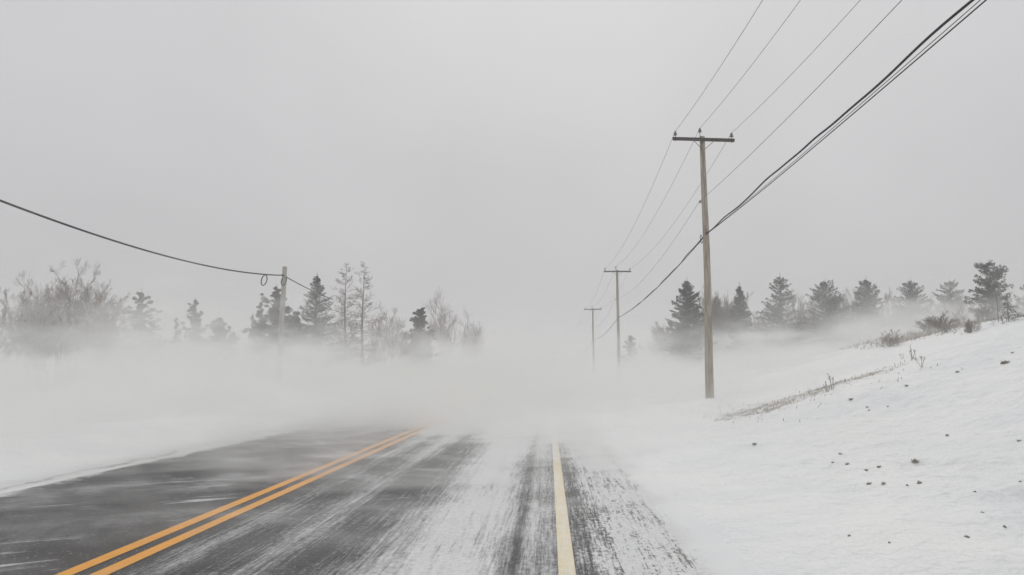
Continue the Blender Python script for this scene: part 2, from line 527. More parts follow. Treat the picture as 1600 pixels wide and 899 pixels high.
# ------------------------------------------------------------------ simple materials
def simple(name, c1, c2, sc=8.0, rough=0.85, bump=0.004, stretch=(1, 1, 1), snow=0.0):
    g = G(name)
    t = g.t.nodes.new('ShaderNodeTexCoord').outputs['Object']
    n = g.noise(tuple(sc * k for k in stretch), 4, 0.65, v=t)
    c = g.mix(g.rng(n, 0.3, 0.7), c1, c2)
    if snow:
        nz = g.t.nodes.new('ShaderNodeNewGeometry').outputs['Normal']
        k = g.rng(g.add(g.xyz(nz)[2], g.mul(g.sub(g.noise(1.3, 2), 0.5), 1.2)), 0.55, 0.9, 0, snow)
        c = g.mix(k, c, (0.75, 0.76, 0.78))
    return g.surface(c, rough, n, bump, 0.5, 0.2)

M_pole = simple('weathered_pole_wood', (0.24, 0.20, 0.155), (0.46, 0.41, 0.34), 5.0, 0.9, 0.006, (3, 3, 0.25))
M_pole2 = simple('pale_pole_wood', (0.30, 0.28, 0.24), (0.48, 0.45, 0.40), 5.0, 0.9, 0.006, (3, 3, 0.25))
M_dkwood = simple('dark_crossarm_wood', (0.045, 0.04, 0.035), (0.13, 0.12, 0.105), 9.0, 0.9, 0.004, (0.4, 3, 3))
M_steel = simple('dull_galvanised_steel', (0.10, 0.10, 0.105), (0.20, 0.20, 0.205), 20, 0.6, 0.001)
M_porc = simple('grey_porcelain', (0.16, 0.15, 0.15), (0.24, 0.23, 0.23), 20, 0.35, 0.0005)
M_wire = simple('weathered_aluminium_wire', (0.14, 0.14, 0.14), (0.20, 0.20, 0.20), 5, 0.6, 0.0005)
M_cable = simple('black_cable_sheath', (0.018, 0.018, 0.02), (0.035, 0.035, 0.037), 5, 0.6, 0.0005)
M_bark = simple('dark_bark', (0.06, 0.05, 0.042), (0.14, 0.12, 0.10), 6, 0.95, 0.01)
M_greybark = simple('grey_bark', (0.16, 0.145, 0.13), (0.28, 0.26, 0.24), 6, 0.95, 0.01)
M_redtwig = simple('reddish_brown_twigs', (0.09, 0.05, 0.038), (0.19, 0.115, 0.09), 2, 0.95, 0.002)
M_tantwig = simple('tan_larch_twigs', (0.19, 0.14, 0.12), (0.32, 0.26, 0.22), 2, 0.95, 0.002)
M_spruce = simple('dark_spruce_needles', (0.014, 0.021, 0.013), (0.038, 0.047, 0.030), 1.6, 0.9, 0.002, snow=0.10)
M_pine = simple('blue_green_pine_needles', (0.022, 0.032, 0.022), (0.060, 0.072, 0.048), 1.4, 0.9, 0.002, snow=0.08)
M_brush = simple('dry_brush_twigs', (0.12, 0.09, 0.07), (0.24, 0.19, 0.15), 3, 0.95, 0.002)
M_frost = simple('frosted_twigs', (0.36, 0.34, 0.32), (0.56, 0.55, 0.54), 2, 0.95, 0.002)
M_straw = simple('dead_straw', (0.15, 0.12, 0.085), (0.30, 0.25, 0.19), 9, 0.95, 0.001)
M_clod = simple('frozen_earth_and_grass', (0.17, 0.155, 0.125), (0.33, 0.295, 0.24), 18, 0.95, 0.01)
M_wall = simple('pale_blue_grey_siding', (0.34, 0.36, 0.39), (0.40, 0.42, 0.44), 3, 0.8, 0.002)
M_roof = simple('brown_shingle_roof', (0.13, 0.105, 0.095), (0.20, 0.165, 0.15), 6, 0.9, 0.004)
M_groof = simple('grey_metal_roof', (0.24, 0.25, 0.27), (0.30, 0.31, 0.33), 6, 0.6, 0.002)
M_brick = simple('brown_brick_wall', (0.20, 0.14, 0.12), (0.30, 0.23, 0.20), 12, 0.9, 0.003)
M_glass = simple('dark_window_glass', (0.04, 0.045, 0.05), (0.07, 0.075, 0.08), 2, 0.15, 0.0002)
M_white = simple('white_trim', (0.62, 0.62, 0.61), (0.72, 0.72, 0.71), 5, 0.6, 0.001)

# ------------------------------------------------------------------ utility poles with crossarms
def pole_xy(px, Y):
    p = at(px, 585, Y)
    return p.x

def insulator(parent, x, y, z, s=1.0):
    m = MB()
    m.tube_prof([(x, y, z + h) for h in (0, .012, .02, .055, .06, .085, .09, .11, .14, .165, .18)],
                [r * s for r in (.012, .05, .085, .05, .03, .03, .075, .055, .03, .045, .02)], 12)
    ins = m.build('insulator', M_porc, parent, True)
    p = MB()
    p.tube([(x, y, z - 0.20), (x, y, z + 0.01)], 0.014, 6)
    p.build('pin', M_steel, ins)
    return ins

def crossarm_pole(X0, Y0, ztop, label, arm_tilt=0.0, arm_len=2.46):
    zb = ground_z(X0, Y0)
    root = empty('utility_pole', (X0, Y0, zb))
    L = ztop - zb
    m = MB()
    rr = random.Random(int(Y0))
    zs = np.linspace(-0.6, L, 15)
    m.tube([(0.02 * math.sin(z * 0.6 + Y0), 0.015 * math.cos(z * 0.5), z) for z in zs], [0.165 - 0.065 * max(z, 0) / L for z in zs], 14)
    m.build('pole', M_pole, root, True)
    zarm = L - 0.16
    A = Matrix.Rotation(arm_tilt, 4, 'Y')
    ya = -0.135
    arm = MB(); arm.box((0, ya, zarm), (arm_len, 0.095, 0.12), A)
    ao = arm.build('crossarm', M_dkwood, root)
    b = MB()
    for bx in (-0.02,): b.tube([(bx, ya - 0.075, zarm), (bx, 0.13, zarm)], 0.011, 6)
    b.build('bolt', M_steel, ao)
    def ap(x): return (x, ya, zarm - math.tan(arm_tilt) * x)
    for s in (-1, 1):
        q = MB()
        p0 = ap(s * 0.44); 
        q.tube([(p0[0], ya - 0.055, p0[2] - 0.03), (s * 0.05, ya + 0.02, zarm - 0.40)], 0.013, 5)
        q.build('brace', M_steel, root)
    tops = []
    for x in (-arm_len / 2 + 0.11, arm_len / 2 - 0.11):
        p = ap(x)
        insulator(root, p[0], p[1], p[2] + 0.13)
        tops.append((X0 + p[0], Y0 + ya, zb + p[2] + 0.30))
        c = MB(); c.tube([(p[0], p[1], p[2] - 0.10), (p[0], p[1], p[2] - 0.055)], 0.022, 6); c.build('nut', M_steel, root)
    # middle insulator on a ridge pin at the pole top
    insulator(root, -0.13, ya + 0.02, zarm + 0.30)
    q = MB(); q.tube([(-0.13, ya + 0.02, zarm - 0.05), (-0.13, ya + 0.02, zarm + 0.14)], 0.02, 6); q.build('ridge_pin', M_steel, root)
    tops.insert(1, (X0 - 0.13, Y0 + ya, zb + zarm + 0.47))
    # spool insulator of the neutral wire, on the road side
    zn = L - 2.72
    k = MB(); k.box((-0.15, -0.02, zn), (0.13, 0.03, 0.025)); k.box((-0.15, -0.02, zn + 0.07), (0.13, 0.03, 0.025)); k.box((-0.105, -0.02, zn + 0.035), (0.03, 0.03, 0.09))
    bo = k.build('neutral_bracket', M_steel, root)
    k = MB(); k.tube_prof([(-0.185, -0.02, zn + h) for h in (0.0125, .02, .035, .05, .0575)], (.03, .035, .022, .035, .03), 10); k.build('spool_insulator', M_porc, bo, True)
    neutral = (X0 - 0.215, Y0 - 0.02, zb + zn + 0.035)
    # clamp that carries the communication cable
    zc = 0.0
    tag(root, label, 'utility pole', 'utility poles with crossarms along the right roadside')
    return root, tops, neutral, zb

PX = 6.27
poles = []
S0, dS = 30.0, 38.4
ztop = CAM_H + 9.52
specs = [
    (S0, ztop, R(2.6), 'nearest wooden utility pole with a drooping crossarm, rising from the right snowbank'),
    (S0 + dS, ztop - 0.16, R(0.4), 'middle wooden utility pole with crossarm, half its height in blowing snow'),
    (S0 + 2 * dS, ztop - 0.35, R(-0.5), 'farthest faint utility pole with crossarm, thinnest of the row beside the road'),
]
hard = []
for Y0, zt, tilt, lab in specs:
    hard.append(crossarm_pole(PX, Y0, zt, lab, tilt))

def clamp_at(root, zb, z, parent_mat=M_steel):
    k = MB()
    k.box((0.0, -0.15, z - zb), (0.10, 0.10, 0.07)); k.tube([(0, -0.24, z - zb), (0, 0.17, z - zb)], 0.014, 6)
    k.tube([(0.03, -0.15, z - zb - 0.06), (0.03, -0.15, z - zb + 0.16)], 0.018, 6)
    k.build('cable_clamp', parent_mat, root)

# ------------------------------------------------------------------ wires
def span(a, b, sag, n=28):
    out_ = []
    for i in range(n + 1):
        t = i / n
        out_.append((a[0] + (b[0] - a[0]) * t, a[1] + (b[1] - a[1]) * t, a[2] + (b[2] - a[2]) * t - 4 * sag * t * (1 - t)))
    return out_
def line_through(pts, sags):
    P = []
    for a, b, s in zip(pts[:-1], pts[1:], sags):
        q = span(a, b, s)
        P += q if not P else q[1:]
    return P
BACK = S0 - dS
names = ['leftmost of the three thin power wires on the crossarms', 'middle thin power wire running over the pole tops', 'rightmost of the three thin power wires on the crossarms']
for i in range(3):
    pts = [(hard[0][1][i][0], BACK, hard[0][1][i][2] - 0.05)] + [h[1][i] for h in hard] + [(hard[2][1][i][0], S0 + 3 * dS, hard[2][1][i][2] - 0.3)]
    m = MB(); m.tube(line_through(pts, [0.95, 0.85, 0.9, 0.9]), 0.0075, 5)
    tag(m.build('power_wire', M_wire, None, True), names[i], 'power line', 'power wires of the right roadside line')
pts = [(hard[0][2][0], BACK, hard[0][2][2] + 0.1)] + [h[2] for h in hard] + [(hard[2][2][0], S0 + 3 * dS, hard[2][2][2] - 0.3)]
m = MB(); m.tube(line_through(pts, [0.55, 0.8, 0.8, 0.8]), 0.0075, 5)
tag(m.build('power_wire', M_wire, None, True), 'single thin neutral wire held below the crossarm, between power wires and cables', 'power line', 'power wires of the right roadside line')

zc = [CAM_H + 5.52, CAM_H + 5.02, CAM_H + 4.75]
for (root, tp, ne, zb), z in zip(hard, zc): clamp_at(root, zb, z)
cp = [(PX, BACK, zc[0] + 0.2)] + [(PX, h[0].location.y - 0.2, z) for h, z in zip(hard, zc)] + [(PX, S0 + 3 * dS, zc[2] - 0.3)]
P = line_through(cp, [0.15, 0.42, 0.5, 0.5])
# kinks where the lashed cable bulges off its strand
def kink(P, y0, dz, wdt):
    return [(x, y, z + dz * math.exp(-((y - y0) / wdt) ** 2)) for x, y, z in P]
main = []
for (x, y, z) in P:
    main.append((x, y, z))
fineP = []
for (a, b) in zip(main[:-1], main[1:]):
    for k in range(4):
        t = k / 4
        fineP.append(tuple(a[j] + (b[j] - a[j]) * t for j in range(3)))
fineP.append(main[-1])
fineP = [(x + 0.02 * math.sin(y * 0.9), y, z + 0.016 * math.sin(y * 1.7) + 0.10 * math.exp(-((y - 21.5) / 1.3) ** 2) + 0.05 * math.exp(-((y - 17.5) / 0.8) ** 2)) for x, y, z in fineP]
cab = empty('communication_cable', (PX, S0, zc[0]))
def local(P, o): return [(p[0] - o[0], p[1] - o[1], p[2] - o[2]) for p in P]
o0 = (PX, S0, zc[0])
m = MB(); m.tube(local(fineP, o0), 0.023, 8); m.build('sheath', M_cable, cab, True)
lp = [(-0.03 - 0.16 * math.sin(t) * 0.5, 0.3 + 0.5 * math.sin(t / 1), -0.02 - 0.17 * (1 - math.cos(t))) for t in np.linspace(0, 2 * math.pi, 20)]
m = MB(); m.tube([(-0.10 + 0.10 * math.cos(t), 0.35 + 0.30 * math.cos(t) , -0.14 + 0.16 * math.sin(t)) for t in np.linspace(0.3, 6.2, 22)], 0.014, 6)
m.build('slack_loop', M_cable, cab, True)
tag(cab, 'thickest black cable of the bundle, with kinks, crossing the upper right sky', 'cable', 'communication cables of the right roadside line')
off = [(0.05, -0.05, 0.007, 'thin dark strand hanging just under the thick kinked cable'), (0.08, -0.10, 0.012, 'lowest black cable of the bundle in the upper right sky')]
for dx, dz, r, lab in off:
    Q = [(PX, BACK, zc[0] + 0.2 + dz), (PX + 0.02, S0 - 0.2, zc[0] + dz * 0.2), (PX, S0 + dS - 0.2, zc[1] + dz * 0.2)]
    PP = line_through(Q, [0.15 - dz * 0.3, 0.42])
    PP = [(x + dx * (1 if y < S0 else 0.2) * min(1, abs(y - S0) / 8), y, z) for x, y, z in PP]
    m = MB(); m.tube(PP, r, 6)
    tag(m.build('communication_cable', M_cable, None, True), lab, 'cable', 'communication cables of the right roadside line')

# ------------------------------------------------------------------ left pole and its cable
LX, LY = pole_xy(436, 49.0), 49.0
lz = at(439, 417, LY).z
zb = ground_z(LX, LY)
root = empty('utility_pole', (LX, LY, zb))
root.rotation_euler = (0, R(0.9), 0)
m = MB()
zs = np.linspace(-0.5, lz - zb, 10)
m.tube([(0.01 * math.sin(z), 0, z) for z in zs], [0.20 - 0.055 * max(0, z) / 9 for z in zs], 14)
m.build('pole', M_pole2, root, True)
zcb = at(440, 431, LY).z
k = MB(); k.box((0, -0.19, zcb - zb), (0.14, 0.10, 0.12)); k.tube([(0, -0.26, zcb - zb), (0, 0.2, zcb - zb)], 0.018, 6); k.build('cable_clamp', M_steel, root)
tag(root, 'lone pale utility pole without crossarm, in front of the left evergreens', 'utility pole')
axx = LX + 0.12
a = (axx, LY - 0.2, zcb)
b = at(-300, 204, 13.5)
b = (LX + 1.0, 13.5, zcb - 0.62)
Pn = span(b, a, 0.95, 40)
e2 = at(520, 468, 66)
Pf = span(a, (e2.x, 66, e2.z), 0.10, 12)
cab2 = empty('communication_cable', a)
m = MB(); m.tube(local(Pn + Pf[1:], a), 0.039, 8); m.build('sheath', M_cable, cab2, True)
def ringloop(c, rx, rz, r):
    m = MB(); m.tube([(c[0] + rx * math.sin(t), c[1] + 0.15 * math.cos(t), c[2] - rz + rz * math.cos(t)) for t in np.linspace(0.15, 6.1, 26)], r, 6); return m
# slack loops: one along the span, one at the pole
q = min(Pn, key=lambda p: abs(p[1] - 45.0))
ringloop((q[0] - a[0], q[1] - a[1], q[2] - a[2] - 0.02), 0.17, 0.34, 0.032).build('slack_loop', M_cable, cab2, True)
ringloop((0.06, 0, -0.05), 0.17, 0.32, 0.032).build('slack_loop', M_cable, cab2, True)
tag(cab2, 'black cable sagging from the left edge of the view to the lone pale pole', 'cable')

# ------------------------------------------------------------------ trees
def tri_cards(m, C, S, rs, flat=0.0):
    """many small leaf-sized triangles/quads at centres C with sizes S"""
    n = len(C)
    a = rs.normal(size=(n, 3)); a[:, 2] *= (1 - flat); a /= np.linalg.norm(a, axis=1)[:, None]
    b = rs.normal(size=(n, 3)); b[:, 2] *= (1 - flat)
    b -= (a * b).sum(1)[:, None] * a; b /= np.linalg.norm(b, axis=1)[:, None] + 1e-9
    s = S[:, None]
    v = np.stack([C - a * s, C + b * s * 0.35, C + a * s, C - b * s * 0.35], 1).reshape(-1, 3)
    i = np.arange(n)[:, None] * 4 + np.arange(4)[None, :]
    m.add(v, i.tolist())

def root_tree(name, X0, Y0):
    return empty(name, (X0, Y0, ground_z(X0, Y0)))

def conifer(name, X0, Y0, ztop, wid, seed, label, group, mat=None, kind='spruce', density=1.0, base=0.08, tip=1.0, shape=1.0, leaf=0.16, cat='tree', lean=0.0):
    """ztop: world height of the top; wid: crown half width at its widest"""
    mat = mat or M_spruce
    rs = np.random.RandomState(seed)
    r = root_tree(name, X0, Y0)
    H = ztop - r.location.z
    wid = wid * (1.5 if kind == 'spruce' and H > 5 else 1.25)
    t = MB()
    zs = np.linspace(-0.3, H * 0.985, 12)
    t.tube([(lean * z / H + 0.02 * H * 0.1 * math.sin(z + seed), 0, z) for z in zs], [max(0.012, 0.022 * H * (1 - max(z, 0) / H) ** 0.9) for z in zs], 8)
    t.build('trunk', M_bark, r, True)
    m = MB()
    C, S = [], []
    if kind == 'spruce':
        nb = int(H * 14 * density)
        for i in range(nb):
            u = (i + rs.rand()) / nb                     # 0 base .. 1 top
            z = H * (base + (1 - base) * u * 0.97)
            L = wid * ((1 - u) ** (0.72 * shape)) * rs.uniform(0.62, 1.12) * (0.85 + 0.15 * min(1, u * 6)) + 0.04
            az = rs.rand() * 2 * math.pi
            droop = rs.uniform(-0.28, 0.10) + 0.55 * u ** 2
            d = np.array([math.cos(az), math.sin(az), droop])
            side = np.array([-math.sin(az), math.cos(az), 0])
            p0 = np.array([lean * z / H, 0, z])
            ctrl = [p0 + d * L * q + np.array([0, 0, 0.14 * L * q * q]) for q in (0, .35, .7, 1)]
            m.tube(ctrl, [0.012 + 0.006 * L, 0.010 + 0.004 * L, .008, .004], 3)
            k = int(10 + 26 * L * density)
            q = rs.rand(k) ** 0.7
            sp = (1 - q) * 0.34 * L + 0.06
            off = rs.normal(size=(k, 1)) * sp[:, None] * 0.6
            P_ = p0 + d * L * q[:, None] + np.array([0, 0, 1.0]) * (0.14 * L * q * q)[:, None] + side * off + np.stack([0*q, 0*q, -np.abs(rs.normal(size=k)) * 0.10 - 0.02], 1)
            C.append(P_); S.append(rs.uniform(0.6, 1.25, k) * leaf * (0.62 + 0.38 * (1 - u)))
        # leader
        k = 14
        C.append(np.stack([rs.normal(size=k) * .04 + lean, rs.normal(size=k) * .04, H - rs.rand(k) * 0.5], 1)); S.append(np.full(k, leaf * 0.4))
        m.tube([(lean, 0, H * 0.95), (lean, 0, H + 0.02 * H)], [0.02, 0.008], 4)
    else:                                                # pine: separate tufted clumps on ascending limbs
        nl = int(38 * density)
        for i in range(nl):
            u = (i + rs.rand()) / nl
            z = H * (base + (1 - base) * u * 0.93)
            L = wid * (0.55 + 0.75 * math.sin(math.pi * min(1, (u * 0.85 + 0.12)))) * rs.uniform(0.45, 1.05) * (1 - u) ** 0.4
            az = rs.rand() * 2 * math.pi
            up = rs.uniform(0.15, 0.75)
            d = np.array([math.cos(az), math.sin(az), up]); p0 = np.array([lean * z / H, 0, z])
            ctrl = [p0 + d * L * q + np.array([0, 0, 0.2 * L * q * q]) for q in (0, .35, .7, 1)]
            m.tube(ctrl, [0.05, 0.035, 0.022, 0.01], 4)
            for _ in range(int(3 + 4 * L)):
                q = rs.uniform(0.05, 1.05)
                c = p0 + d * L * q + np.array([0, 0, 0.2 * L * q * q]) + rs.normal(size=3) * 0.16 * L * np.array([1, 1, .6])
                k = int(34 * density)
                rad = rs.uniform(0.13, 0.30) * (1.1 - 0.55 * u) * max(0.6, min(1.3, wid / 1.5))
                v = rs.normal(size=(k, 3)); v /= np.linalg.norm(v, axis=1)[:, None]
                v *= (rs.rand(k, 1) ** 0.45) * rad * np.array([1.15, 1.15, 0.72])
                C.append(c + v); S.append(rs.uniform(0.6, 1.2, k) * leaf)
    C = np.concatenate(C); S = np.concatenate(S)
    tri_cards(m, C, S, rs, 0.35)
    m.build('crown', mat, r)
    tag(r, label, cat, group)
    return r

def grow(m, p, d, L, r, lvl, rs, spread, kids, up, wob, shrink=0.62, rmin=0.006, first=0.25):
    if lvl <= 0:
        x, y, z = d; q = L / (math.sqrt(x*x + y*y + z*z) + 1e-9); x *= q; y *= q; z *= q
        a, b, c = rs.normal(size=3) * wob * 1.6 * L
        m.tw.append((p[0], p[1], p[2], p[0] + x*.5 + a*.4, p[1] + y*.5 + b*.4, p[2] + z*.5 + c*.4, p[0] + x + a, p[1] + y + b, p[2] + z + c + up*L*.3, max(rmin * 0.85, r * 0.6)))
        return
    n = 6 if lvl > 1 else 4
    pts = [np.array(p, float)]
    d = np.array(d, float) / np.linalg.norm(d)
    for i in range(n):
        d = d + rs.normal(size=3) * wob + np.array([0, 0, up]) / n
        d /= np.linalg.norm(d)
        pts.append(pts[-1] + d * L / n)
    rad = np.linspace(r, max(rmin * 0.7, r * 0.35), n + 1)
    m.tube(pts, rad, 5 if lvl > 2 else 3)
    if lvl <= 0: return
    for i in range(kids):
        t = rs.uniform(first, 1.0) * n
        k = min(int(t), n - 1)
        q = pts[k] + (pts[k + 1] - pts[k]) * (t - k)
        dd = pts[k + 1] - pts[k]; dd /= np.linalg.norm(dd)
        s = rs.normal(size=3); s -= s.dot(dd) * dd; s /= np.linalg.norm(s)
        nd = dd + s * spread * rs.uniform(0.6, 1.3)
        grow(m, q, nd, L * shrink * rs.uniform(0.7, 1.15) * (1.1 - 0.45 * t / n), max(rmin, r * 0.5), lvl - 1, rs, spread, kids, up, wob, shrink, rmin, first)

def bare(name, X0, Y0, ztop, wid, seed, label, group, mat=None, stems=1, lvl=4, kids=5, spread=0.8, trunk=0.35, rmin=0.006, cat='tree', bark=None, lean=0.0, up=0.25):
    rs = np.random.RandomState(seed)
    r = root_tree(name, X0, Y0)
    H = ztop - r.location.z
    m = MB()
    for s in range(stems):
        a = rs.rand() * 6.28
        off = np.array([math.cos(a), math.sin(a), 0]) * (0.0 if stems == 1 else rs.uniform(0.1, 0.35) * wid)
        od = off / (wid + 1e-6) * 1.3
        h = H * trunk * (1 if stems == 1 else rs.uniform(0.7, 1.0))
        r0 = 0.018 * H * (1 if stems == 1 else 0.55)
        base_ = off * 0.5 + np.array([0, 0, -0.2])
        top = base_ + np.array([od[0] * h + lean * h, od[1] * h, h])
        t = MB(); t.tube([base_, (base_ + top) / 2 + rs.normal(size=3) * 0.03 * h, top], [r0, r0 * .85, r0 * .75], 8)
        t.build('trunk', bark or M_greybark, r, True)
        rest = (H - h) * (1 if s == 0 else rs.uniform(0.75, 0.98))
        nb = 1 if False else 3
        for k in range(nb):
            dd = np.array([od[0] + lean, od[1], 1.0]) + (rs.normal(size=3) * np.array([1, 1, 0]) * spread * 0.5 if k else 0)
            grow(m, top - np.array([0, 0, 0.05]), dd, rest * (1.0 if k == 0 else rs.uniform(.6, .9)), r0 * .6, lvl, rs, spread, kids, up, 0.055, 0.58 if wid < 0.6 * H else 0.66, rmin)
    m.flush()
    # fit the crown to the measured height and width
    V = np.concatenate(m.v)
    zt = V[:, 2].max()
    hw = np.percentile(np.abs(V[:, 0]), 97)
    kz = (H - h) / max(0.1, zt - h)
    kx = 1.3 * wid / max(0.1, hw)
    for i, v in enumerate(m.v):
        up_ = np.clip((v[:, 2] - h * 0.6) / (h * 0.6 + 0.3), 0, 1)
        v[:, 2] = np.where(v[:, 2] > h, h + (v[:, 2] - h) * kz, v[:, 2])
        v[:, 0] *= 1 + (kx - 1) * up_
        v[:, 1] *= 1 + (kx - 1) * up_
    m.build('crown', mat or M_greybark, r)
    tag(r, label, cat, group)
    return r

def larch(X0, Y0, ztop, wid, seed, label, group):
    rs = np.random.RandomState(seed)
    r = root_tree('larch_tree', X0, Y0)
    H = ztop - r.location.z
    t = MB(); zs = np.linspace(-0.3, H, 14)
    t.tube([(0.05 * math.sin(z * .7 + seed), 0, z) for z in zs], [max(.012, 0.017 * H * (1 - max(0, z) / H)) for z in zs], 8)
    t.build('trunk', M_greybark, r, True)
    m = MB()
    nb = int(H * 8)
    for i in range(nb):
        u = (i + rs.rand()) / nb
        z = H * (0.15 + 0.84 * u)
        L = 1.6 * wid * (1.05 - u) ** 0.6 * rs.uniform(0.55, 1.1) * (0.75 + .25 * (u > .25))
        az = rs.rand() * 6.28
        grow(m, (0.05 * math.sin(z * .7 + seed), 0, z), (math.cos(az), math.sin(az), rs.uniform(-0.25, 0.35)), L, 0.03 * (1.1 - u) + .008, 2, rs, 0.75, 7, 0.35, 0.09, 0.42, 0.007, 0.15)
    m.build('crown', M_tantwig, r)
    tag(r, label, 'tree', group)
    return r

def place(px, Y): 
    return at(px, 585, Y).x
def top(px, py, Y): return at(px, py, Y).z
def mpp(Y): return Y / F      # metres per photograph pixel at that depth

GR = 'evergreens in a row behind the right houses'
YR = 80
right = [  # px of axis, py of top, half width px, seed, density, shape, kind, label
    (1077, 438, 30, 11, 1.8, 0.9, 'darkest and densest spruce, just left of the nearest pole'),
    (1160, 446, 19, 12, 1.8, 1.0, 'narrow pointed spruce, slimmest of the row, between the two house roofs'),
    (1225, 432, 34, 13, 1.15, 0.85, 'tallest spruce of the row, open ragged branches on its left side'),
    (1296, 440, 32, 14, 1.5, 0.65, 'rounded greyish evergreen, broad topped, with pale twigs before it'),
    (1361, 437, 27, 15, 1.6, 0.75, 'cone shaped spruce standing alone in the middle of the right row'),
    (1431, 440, 30, 16, 1.3, 0.7, 'faded cone shaped evergreen above the start of the brushy rise'),
    (1493, 441, 27, 17, 1.3, 0.6, 'palest evergreen of the row, just left of the spruce on the rise'),
]
for i, (px_, py_, hw, sdd, dn, shp, lab) in enumerate(right):
    Yt = YR + [0, -3, 2, 8, 4, 16, 22][i]
    conifer('spruce_tree', place(px_, Yt), Yt, top(px_, py_ - 3, Yt), 1.12 * hw * mpp(Yt), sdd, lab, GR, density=dn, shape=shp, leaf=0.17)

GB = 'bare trees behind the right evergreens'
BW = 1.35
for px_, py_, hw, Yt, sdd, lab in [
    (1138, 438, 22, 88, 21, 'bare leafless tree whose top shows left of the narrow spruce'),
    (1112, 458, 14, 92, 22, 'small faint bare tree just right of the nearest pole'),
    (1193, 466, 24, 88, 23, 'low spreading bare tree over the long brown roof'),
    (1258, 448, 24, 95, 24, 'bare tree between the tallest spruce and the rounded evergreen'),
    (1332, 446, 18, 98, 25, 'thin bare tree left of the lone cone shaped spruce'),
    (1396, 441, 26, 92, 26, 'wide brushy bare tree right of the lone cone shaped spruce'),
    (1462, 452, 22, 100, 27, 'hazy bare tree before the palest evergreen'),
    (1525, 450, 24, 100, 28, 'hazy bare tree just left of the spruce on the rise'),
    (1040, 500, 14, 84, 29, 'lone faint bare sapling left of the darkest spruce'),
]:
    bare('bare_tree', place(px_, Yt), Yt, top(px_, py_, Yt), BW * hw * mpp(Yt), sdd, lab, GB, stems=6, lvl=3, kids=7, spread=0.55, trunk=0.28, rmin=0.017, up=0.35, mat=M_brush, bark=M_brush)

# ---- evergreens on the rise
conifer('spruce_tree', place(1558, 44), 44.0, top(1558, 408, 44), 33 * mpp(44), 31, 'broad dark spruce with a spiky leader on top of the rise near the right edge', None, density=2.1, shape=0.45, base=0.04, leaf=0.11)
conifer('spruce_sapling', place(1582, 30), 30.0, top(1582, 460, 30), 17 * mpp(30), 32, 'small dense spruce sapling on the slope below the broad spruce', 'young spruces on the right slope', density=1.3, leaf=0.06)
conifer('spruce_sapling', place(1566, 31), 31.0, top(1566, 464, 31), 17 * mpp(31), 33, 'thin spindly spruce sapling left of the dense sapling', 'young spruces on the right slope', density=0.35, leaf=0.05)
conifer('spruce_tree', place(1615, 52), 52.0, top(1615, 440, 52), 30 * mpp(52), 34, 'dark evergreen cut off by the right edge, behind the saplings', None, density=1.0)

GS = 'low shrubs on the right slope'
for px_, Yt, py_, hw, sdd, lab in [
    (1485, 33, 484, 20, 41, 'largest grey brown shrub halfway up the right slope'),
    (1395, 33, 512, 9, 42, 'small dark shrub at the foot of the brushy rise, leftmost on the slope'),
    (1528, 30, 493, 9, 43, 'small leafless bush between the largest shrub and the saplings'),
    (1545, 37, 470, 14, 44, 'low scrub under the left side of the broad spruce'),
    (1450, 40, 492, 16, 45, 'low tangled scrub on the crest left of the largest shrub'),
    (1500, 42, 470, 14, 46, 'hazy scrub on the crest above the largest shrub'),
]:
    bare('shrub', place(px_, Yt), Yt, top(px_, py_, Yt), hw * mpp(Yt), sdd, lab, GS, mat=M_brush, bark=M_brush, stems=5, lvl=2, kids=6, spread=0.7, trunk=0.12, rmin=0.007, cat='shrub', up=0.2)

